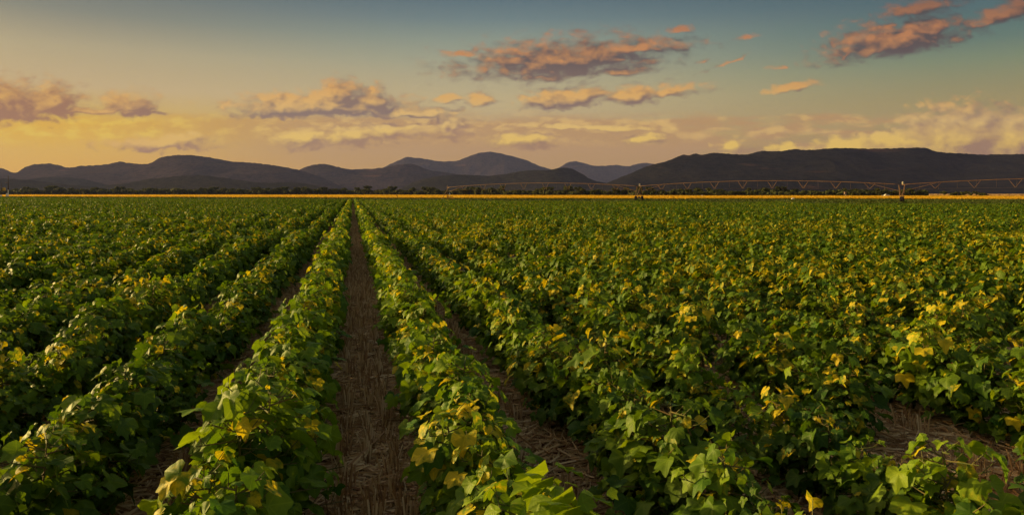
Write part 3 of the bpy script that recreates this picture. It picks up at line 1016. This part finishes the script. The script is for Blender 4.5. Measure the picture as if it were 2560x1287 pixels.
def small_things():
    # valve post in front of the wheat
    o = empty('marker_post', at(993, 288))
    tag(o, 'thin rusty post with a small side head standing alone before the wheat', 'post')
    MB().tube([(0, 0, 0), (0, 0, 1.25)], 0.09, 6).build('post', M_WOOD, o)
    MB().ball((-0.22, 0, 1.2), 0.2, 8, 6).tube([(-0.2, 0, 1.2), (0.05, 0, 1.2)], 0.06, 5).build('post_head', M_RED, o)
    # lookout box at the tree line
    o = empty('lookout_hut', at(2113, 520))
    tag(o, 'narrow wooden lookout hut on legs before the trees', 'hut')
    MB().box((0, 0, 2.35), (1.25, 1.2, 1.5)).build('cabin', simple_mat('pale_board', (0.22, 0.15, 0.11), (0.30, 0.21, 0.16), 1.0), o)
    MB().box((0, 0, 3.17), (1.5, 1.45, 0.12)).build('roof', M_DARKSTEEL, o)
    for x in (-0.5, 0.5):
        for y in (-0.45, 0.45):
            MB().tube([(x, y, 0), (x, y, 1.6)], 0.07, 5).build('leg', M_WOOD, o)
    MB().box((0, -0.5, 0.7), (0.9, 0.1, 0.9)).build('base_panel', M_WHITE, o)
    # white vehicle half hidden by the wheat
    o = empty('parked_car', at(2217, 512), R(6))
    tag(o, 'small white car parked at the foot of the trees by the right tower', 'car')
    prof = [(-1.9, 0.35), (1.9, 0.35), (1.95, 0.75), (1.1, 0.95), (0.45, 1.45), (-0.9, 1.5), (-1.5, 1.05), (-1.9, 0.95)]
    n = len(prof)
    v = [(x, -0.8, z) for x, z in prof] + [(x, 0.8, z) for x, z in prof]
    f = [tuple(range(n)), tuple(reversed(range(n, 2 * n)))] + [(i, i + n, (i + 1) % n + n, (i + 1) % n) for i in range(n)]
    body = mesh_obj('body', v, f, M_WHITE, o)
    gl = MB()
    for y in (-0.805, 0.805):
        gl.v += [(-1.2, y, 1.02), (0.85, y, 1.02), (0.4, y, 1.38), (-0.85, y, 1.4)]
    gl.f = [(0, 1, 2, 3), (7, 6, 5, 4)]
    gl.build('side_window', M_GLASS, body)
    for x in (-1.2, 1.2):
        for y in (-0.72, 0.72):
            MB().tube([(x, y - 0.1, 0.32), (x, y + 0.1, 0.32)], 0.32, 14).build('wheel', M_TYRE, o)
    # pale bags
    for px, d, s, lab in ((2206, 505, 0.6, 'round white bundle lying left of the white car'), (1755.5, 560, 0.55, 'small white bundle before the trees under the middle span'), (1982, 228, 0.45, 'white bag lying on the green edge of the wheat')):
        b = MB().ball((0, 0, 0.55 * s * 1.1), s, 10, 6, (1.2, 0.8, 0.62)).ball((0.75 * s, 0, 0.9 * s), 0.3 * s, 8, 5).build('sack', M_WHITE, None, True)
        b.location = at(px, d, 0)
        tag(b, lab, 'sack')


small_things()


# ------------------------------------------------------------------ cotton
ROWDIR = Vector(((880 - CX) / F_PX, 1, 0)).normalized()
ROWPERP = Vector((ROWDIR.y, -ROWDIR.x, 0))
SPACING = 1.02
ROW0 = -0.385                                     # the row just left of the straw furrow


def leaf_template(detail):
    """outline of a palmate cotton leaf, petiole at the origin, tip along +x, unit length"""
    if detail == 2:
        pol = [(180, 0.10), (150, 0.46), (125, 0.60), (105, 0.67), (88, 0.63), (70, 0.71), (50, 0.87), (40, 0.81), (28, 0.70), (18, 0.75), (9, 0.92), (0, 1.05)]
    elif detail == 1:
        pol = [(165, 0.35), (112, 0.63), (82, 0.62), (48, 0.85), (27, 0.69), (0, 1.04)]
    else:
        pol = [(150, 0.40), (60, 0.72), (0, 1.0)]
    full = [(a, r) for a, r in pol if a not in (180,)]
    pts = [(a, r) for a, r in full] + [(-a, r) for a, r in reversed(full) if a > 0]
    if detail == 2:
        pts = [(180, 0.10)] + pts
    return [(math.radians(a), r) for a, r in pts]


def leaf_mesh(detail):
    """returns verts (n,3) in leaf space before curl, faces, radius"""
    pts = leaf_template(detail)
    V = [(0.0, 0.0)]
    F = []
    n = len(pts)
    if detail == 2:
        ring = [(0.52 * r * math.cos(a), 0.52 * r * math.sin(a)) for a, r in pts]
        out = [(r * math.cos(a), r * math.sin(a)) for a, r in pts]
        V += ring + out
        for i in range(n):
            j = (i + 1) % n
            F.append((0, 1 + i, 1 + j))
            F.append((1 + i, 1 + n + i, 1 + n + j, 1 + j))
    else:
        V += [(r * math.cos(a), r * math.sin(a)) for a, r in pts]
        closed = n if detail == 1 else n
        for i in range(n if detail == 1 else n - 1):
            F.append((0, 1 + i, 1 + (i + 1) % n))
        if detail == 0:
            F.append((0, n, 1))
    V = np.array(V)
    return V, F, np.hypot(V[:, 0], V[:, 1])


LEAF = {d: leaf_mesh(d) for d in (0, 1, 2)}


class Plant:
    def __init__(s, seed, detail):
        s.r = np.random.default_rng(seed)
        s.detail = detail
        s.V, s.F, s.A = [], [], []
        s.n = 0
        s.stem = MB()

    def leaf(s, p, heading, pitch, roll, size, yellow):
        r = s.r
        V2, F, rad = LEAF[s.detail]
        x, y = V2[:, 0], V2[:, 1]
        curl, fold = r.uniform(0.10, 1.25), r.uniform(-0.5, 0.8)
        wav = r.uniform(0.02, 0.20)
        ph = r.uniform(0, 6.28)
        z = -curl * np.maximum(x, -0.1) ** 2 * 0.6 - fold * y ** 2 * 0.9 + np.abs(y) * 0.12 + wav * rad * np.sin(4 * np.arctan2(y, x) + ph) * 0.9
        pts = np.stack([x, y, z], 1) * size
        M = Matrix.Rotation(heading, 3, 'Z') @ Matrix.Rotation(pitch, 3, 'Y') @ Matrix.Rotation(roll, 3, 'X')
        pts = pts @ np.array(M).T + np.asarray(p)
        pts[:, 2] = np.maximum(pts[:, 2], 0.015)
        rv = r.random()
        k0 = s.n
        s.V.append(pts)
        s.F += [tuple(k0 + i for i in f) for f in F]
        A = np.zeros((len(pts), 4))
        side = np.cos(np.arctan2(y, x) * 1.0 + ph)
        A[:, 0] = np.clip(yellow + 0.22 * side * rad, 0, 1)
        A[:, 1] = rv
        A[:, 2] = x
        A[:, 3] = y
        s.A.append(A)
        s.n += len(pts)

    def grow(s, h, spread, nn, leafsize=0.115, yellow=1.0):
        r = s.r
        lean = r.normal(0, 0.06, 2)
        if s.detail:
            s.stem.tube([(0, 0, 0), (lean[0] * 0.5, lean[1] * 0.5, h * 0.5), (lean[0], lean[1], h)], [0.009, 0.007, 0.003], 5)
        yellow_top = r.random() < 0.42
        for i in range(nn):
            t = 0.12 + 0.88 * (i + 0.5) / nn
            z = h * t
            ax = np.array([lean[0] * t, lean[1] * t, z])
            az = i * 2.4 + r.uniform(-0.5, 0.5)
            blen = spread * (1.0 - 0.62 * max(0, (t - 0.45) / 0.55)) * r.uniform(0.55, 1.05)
            dirh = np.array([math.cos(az), math.sin(az), 0])
            rise = r.uniform(0.0, 0.4)
            end = ax + dirh * blen + np.array([0, 0, rise * blen])
            if s.detail:
                s.stem.tube([tuple(ax), tuple(end)], [0.004, 0.002], 4, cap=False)
            k = 3 if t < 0.8 else 2
            for j in range(k):
                q = (j + 0.6) / k
                b = ax + (end - ax) * q
                ha = az + r.uniform(-1.3, 1.3)
                pl = r.uniform(0.03, 0.09)
                lp = b + np.array([math.cos(ha) * pl * 0.7, math.sin(ha) * pl * 0.7, pl * 0.75])
                if s.detail == 2:
                    s.stem.tube([tuple(b), tuple(lp)], [0.0022, 0.0016], 4, cap=False)
                yl = r.uniform(0.0, 0.25)
                if t > 0.6 and r.random() < (0.24 if yellow_top else 0.05) * yellow:
                    yl = r.uniform(0.3, 0.8)
                elif r.random() < 0.025:
                    yl = r.uniform(0.5, 1.0)
                s.leaf(lp, ha + r.uniform(-0.4, 0.4), r.uniform(0.05, 0.95), r.normal(0, 0.35), leafsize * r.uniform(0.42, 1.35) * (1.0 if t < 0.85 else 0.8), yl)
        for j in range(3):
            ha = r.uniform(0, 6.28)
            s.leaf(np.array([lean[0], lean[1], h]) + np.array([math.cos(ha), math.sin(ha), 0.6]) * 0.035, ha, r.uniform(-0.4, 0.5), r.normal(0, 0.4), leafsize * r.uniform(0.35, 0.6), r.uniform(0.1, 0.5) if yellow_top else r.uniform(0, 0.3))

    def mesh(s, name, link=False, parent=None):
        return mesh_obj(name, np.concatenate(s.V).tolist(), s.F, M_LEAF, parent, True, {'leaf': np.concatenate(s.A)}, link)


ORD = 'first second third fourth fifth sixth seventh eighth ninth tenth eleventh twelfth thirteenth fourteenth fifteenth sixteenth seventeenth eighteenth nineteenth twentieth'.split()
TENS = {2: 'twenty', 3: 'thirty', 4: 'forty', 5: 'fifty', 6: 'sixty'}


def ordinal(i):
    if i < 20:
        return ORD[i]
    a, b = divmod(i + 1, 10)
    return TENS[a][:-1] + 'ieth' if b == 0 else TENS[a] + '-' + ORD[b - 1]


def cotton():
    pts = []
    for row in range(-330, 180):
        off = ROW0 + row * SPACING
        s = -2.0
        while s < 320:
            near = s < 14
            step = rng.uniform(0.20, 0.27) if row in (0, 1) else rng.uniform(0.22, 0.30)
            s += step
            jo = off + rng.normal(0, 0.05) + (0.05 if row >= 1 else -0.05) - (0.10 * max(0.0, min(1.0, (9 - s) / 5)) if row in (0, -1) else 0)
            p = ROWDIR * s + ROWPERP * jo
            x, y = p.x, p.y
            if y < 1.3:
                continue
            u = x / y
            if u < -0.86 - 0.9 / y or u > 0.86 + 0.9 / y:
                continue
            if y > interp(COTTON_END, u) + rng.normal(0, 1.0):
                break
            dens = 1.0
            if row >= 3:                          # thin and gappy stand at the right
                if math.hypot(x - 2.2, y - 5.0) < 0.5 or math.hypot(x - 2.9, y - 4.5) < 0.42:
                    continue
                gapn = float(vnoise(np.array([s * 0.55 + row * 7.3]), np.array([row * 3.1]), 5)[0])
                if gapn < (0.13 if y < 9 else 0.24) and y < 60:
                    dens = 0.15
                dens *= 0.93
            if rng.random() > dens:
                continue
            pts.append((x, y, row, s))
    pts.sort(key=lambda p: math.hypot(p[0], p[1]))
    # hand the nearest plants inside the picture their own objects
    nearl, rest = [], []
    for p in pts:
        x, y = p[0], p[1]
        u = x / y
        crest_row = HOR + F_PX * (CAM_H - 0.75) / y
        vis = abs(u) < 0.711 + 0.30 / y and crest_row < 1300
        if vis and len(nearl) < 298:
            nearl.append(p)
        elif y > 1.9 or abs(u) > 0.9:
            rest.append(p)
    protos = []
    for i in range(12):
        pl = Plant(100 + i, 2)
        pl.grow(pl.r.uniform(0.58, 0.72), pl.r.uniform(0.28, 0.36), int(pl.r.integers(38, 43)), leafsize=0.081, yellow=0.9 if i < 6 else 2.0)
        protos.append((pl.mesh('foliage').data, mesh_obj('stem', pl.stem.v, pl.stem.f, M_STEM, link=False).data))
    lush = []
    for fo, st in protos:                          # lighter green paints sunlight into the leaves of the two rows beside the furrow
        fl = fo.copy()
        fl.materials[0] = M_LEAF_SUNLIT
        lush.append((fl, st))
    count = {}
    for x, y, row, s in nearl:
        i = int(rng.integers(6)) + (6 if rng.random() < (0.7 if row >= 2 else 0.5 if row == 1 else 0.25) else 0)
        o = empty('cotton_plant', (x, y, 0), float(rng.uniform(0, 6.28)))
        k = float(rng.uniform(0.80, 1.14)) * (1.0 if row < 3 else 0.94) * (1.14 if row == 0 and y < 6 else 1.0)
        o.scale = (k, k, k * float(rng.uniform(0.92, 1.06)))
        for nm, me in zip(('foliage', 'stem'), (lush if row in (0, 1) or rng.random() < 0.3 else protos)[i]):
            c = bpy.data.objects.new(nm, me)
            COL.objects.link(c)
            c.parent = o
        q = count.get(row, 0)
        count[row] = q + 1
        if row <= 0:
            rowname = f'{ordinal(-row)} row left of the straw furrow'
        else:
            rowname = f'{ordinal(row - 1)} row right of the straw furrow'
        tag(o, f'{ordinal(q)} cotton plant from the front in the {rowname}', 'cotton plant', f'cotton plants in the {rowname}')
    # the rest of the field in one object
    pc = bpy.data.collections.new('cotton_shapes')
    for i in range(6):
        pl = Plant(300 + i, 1)
        pl.grow(pl.r.uniform(0.60, 0.72), pl.r.uniform(0.23, 0.30), 34, leafsize=0.084, yellow=1.2 if i < 3 else 3.0)
        ob = pl.mesh(f'a_plant_{i}')
        pc.objects.link(ob)
    for i in range(4):
        pl = Plant(400 + i, 0)
        pl.grow(pl.r.uniform(0.60, 0.72), pl.r.uniform(0.21, 0.28), 22, leafsize=0.105, yellow=1.8 if i < 2 else 3.6)
        ob = pl.mesh(f'b_plant_{i}')
        pc.objects.link(ob)
    for nm, det, nn, ls in (('c_plant', 1, 34, 0.084), ('d_plant', 0, 22, 0.110)):
        for i in range(2):
            pl = Plant(500 + i + 10 * det, det)
            pl.grow(pl.r.uniform(0.62, 0.72), pl.r.uniform(0.27, 0.33), nn, leafsize=ls, yellow=1.6)
            ob = pl.mesh(f'{nm}_{i}')
            ob.data.materials[0] = M_LEAF_SUNLIT  # painted sunlit tone carried on along the two centre rows
            pc.objects.link(ob)
    n = len(rest)
    co = np.array([(p[0], p[1], 0) for p in rest], np.float32)
    yel = rng.random(n) < np.array([0.72 if p[2] >= 2 else 0.35 for p in rest])
    idx = np.where(co[:, 1] < 34, rng.integers(0, 3, n) + 3 * yel, 6 + rng.integers(0, 2, n) + 2 * yel).astype(np.int32)
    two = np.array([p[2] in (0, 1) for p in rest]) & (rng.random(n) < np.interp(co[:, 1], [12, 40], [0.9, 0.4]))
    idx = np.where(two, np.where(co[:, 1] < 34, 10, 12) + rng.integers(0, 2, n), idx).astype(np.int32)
    sc_ = np.where(co[:, 1] > 25, rng.uniform(0.66, 1.22, n), rng.uniform(0.84, 1.14, n)).astype(np.float32)
    far_patch = vnoise(co[:, 0] / 6.0, co[:, 1] / 9.0, 77)
    sc_ *= 0.80 + 0.36 * far_patch.astype(np.float32)
    rot = np.zeros((n, 3), np.float32)
    rot[:, 2] = rng.uniform(0, 6.28, n)
    o = instancer('cotton_field', co, idx, sc_, rot, pc)
    tag(o, 'rows of green cotton plants with yellowing tops reaching away to the wheat', 'cotton field', kind='stuff')
    print('cotton', len(nearl), n, 'far y of near', nearl[-1][1])


def instancer(name, co, idx, scl, rot, coll):
    me = bpy.data.meshes.new(name)
    me.vertices.add(len(co))
    me.vertices.foreach_set('co', co.ravel())
    a = me.attributes.new('pick', 'INT', 'POINT')
    a.data.foreach_set('value', idx)
    a = me.attributes.new('size', 'FLOAT', 'POINT')
    a.data.foreach_set('value', scl)
    a = me.attributes.new('turn', 'FLOAT_VECTOR', 'POINT')
    a.data.foreach_set('vector', rot.ravel())
    o = bpy.data.objects.new(name, me)
    COL.objects.link(o)
    g = bpy.data.node_groups.new(name, 'GeometryNodeTree')
    g.interface.new_socket('Geometry', in_out='INPUT', socket_type='NodeSocketGeometry')
    g.interface.new_socket('Geometry', in_out='OUTPUT', socket_type='NodeSocketGeometry')
    N = g.nodes
    gi, go = N.new('NodeGroupInput'), N.new('NodeGroupOutput')
    ci = N.new('GeometryNodeCollectionInfo')
    ci.inputs['Collection'].default_value = coll
    ci.inputs['Separate Children'].default_value = True
    ci.inputs['Reset Children'].default_value = True
    ip = N.new('GeometryNodeInstanceOnPoints')
    ip.inputs['Pick Instance'].default_value = True

    def named(nm, ty):
        nd = N.new('GeometryNodeInputNamedAttribute')
        nd.data_type = ty
        nd.inputs['Name'].default_value = nm
        return nd.outputs['Attribute']
    L = g.links
    L.new(gi.outputs[0], ip.inputs['Points'])
    L.new(ci.outputs[0], ip.inputs['Instance'])
    L.new(named('pick', 'INT'), ip.inputs['Instance Index'])
    L.new(named('turn', 'FLOAT_VECTOR'), ip.inputs['Rotation'])
    L.new(named('size', 'FLOAT'), ip.inputs['Scale'])
    L.new(ip.outputs[0], go.inputs[0])
    md = o.modifiers.new('scatter', 'NODES')
    md.node_group = g
    return o


cotton()


# ------------------------------------------------------------------ straw and stubble between the rows
def straw():
    def blades(r, n, area, standing):
        V, F = [], []
        for i in range(n):
            L = r.uniform(0.06, 0.34) ** 1.15
            w = r.uniform(0.0028, 0.0070)
            th = r.uniform(0, math.pi)
            if standing:
                cx = r.normal(0, 0.03)
                p = np.array([r.uniform(-0.5, 0.5) * area, cx, 0.0])
                L = r.uniform(0.08, 0.20)
                d = np.array([r.normal(0, 0.16), r.normal(0, 0.16), 1.0])
            else:
                p = np.array([r.uniform(-0.5, 0.5) * area, r.uniform(-0.5, 0.5) * area, r.uniform(0.006, 0.045)])
                d = np.array([math.cos(th), math.sin(th), r.normal(0, 0.12)])
            d /= np.linalg.norm(d)
            e = p + d * L
            e[2] = max(e[2], 0.006)
            a = np.cross(d, [0.3, 0.2, 1.0] if not standing else [1.0, 0.3, 0.1])
            a /= np.linalg.norm(a)
            b = np.cross(a, d)
            k0 = len(V)
            for q in (p, e):
                for j in range(3):
                    an = 2.094 * j
                    V.append(tuple(q + (a * math.cos(an) + b * math.sin(an)) * w))
            for j in range(3):
                F.append((k0 + j, k0 + (j + 1) % 3, k0 + 3 + (j + 1) % 3, k0 + 3 + j))
        return V, F
    r = np.random.default_rng(55)
    c1 = bpy.data.collections.new('straw_shapes')
    for i in range(5):
        V, F = blades(r, 150, 0.6, False)
        c1.objects.link(mesh_obj(f'straw_patch_{i}', V, F, M_STRAW, link=False))
    c2 = bpy.data.collections.new('stubble_shapes')
    for i in range(5):
        V, F = blades(r, 34, 0.28, True)
        c2.objects.link(mesh_obj(f'stubble_tuft_{i}', V, F, M_STRAW, link=False))
    A, B, rotB = [], [], []
    for row in range(-16, 20):
        base = ROW0 + (row + 0.5) * SPACING
        s = 0.5
        lim = 34 if row in (-1, 0, 1) else 22
        while s < lim:
            s += 0.34
            for dd in (-0.28, 0.0, 0.28):
                p = ROWDIR * (s + rng.uniform(-0.1, 0.1)) + ROWPERP * (base + dd + rng.normal(0, 0.05))
                if p.y > 2.2 and abs(p.x / p.y) < 0.80:
                    A.append((p.x, p.y, 0))
            for dd in (-0.17, 0.0, 0.16):
                if rng.random() < (0.85 if row == 0 else 0.35):
                    p = ROWDIR * s + ROWPERP * (base + dd + rng.normal(0, 0.02))
                    if p.y > 2.2 and abs(p.x / p.y) < 0.80:
                        B.append((p.x, p.y, 0))
    s = 34.0
    while s < 120:                                  # the central furrow keeps its stubble far out
        s += 0.5
        for dd in (-0.17, 0.0, 0.17):
            p = ROWDIR * s + ROWPERP * (ROW0 + 0.5 * SPACING + dd)
            B.append((p.x, p.y, 0))
    A = np.array(A, np.float32)
    rot = np.zeros_like(A)
    rot[:, 2] = rng.uniform(0, 6.28, len(A))
    o = instancer('straw', A, rng.integers(0, 5, len(A)).astype(np.int32), rng.uniform(0.85, 1.15, len(A)).astype(np.float32), rot, c1)
    tag(o, 'dry broken straw littering the red soil between the cotton rows', 'straw', kind='stuff')
    B = np.array(B, np.float32)
    rot = np.zeros_like(B)
    rot[:, 2] = math.atan2(ROWDIR.y, ROWDIR.x) + rng.normal(0, 0.1, len(B))
    o = instancer('stubble', B, rng.integers(0, 5, len(B)).astype(np.int32), rng.uniform(0.8, 1.2, len(B)).astype(np.float32), rot, c2)
    tag(o, 'upright cut wheat stubble standing in the furrows', 'stubble', kind='stuff')


straw()
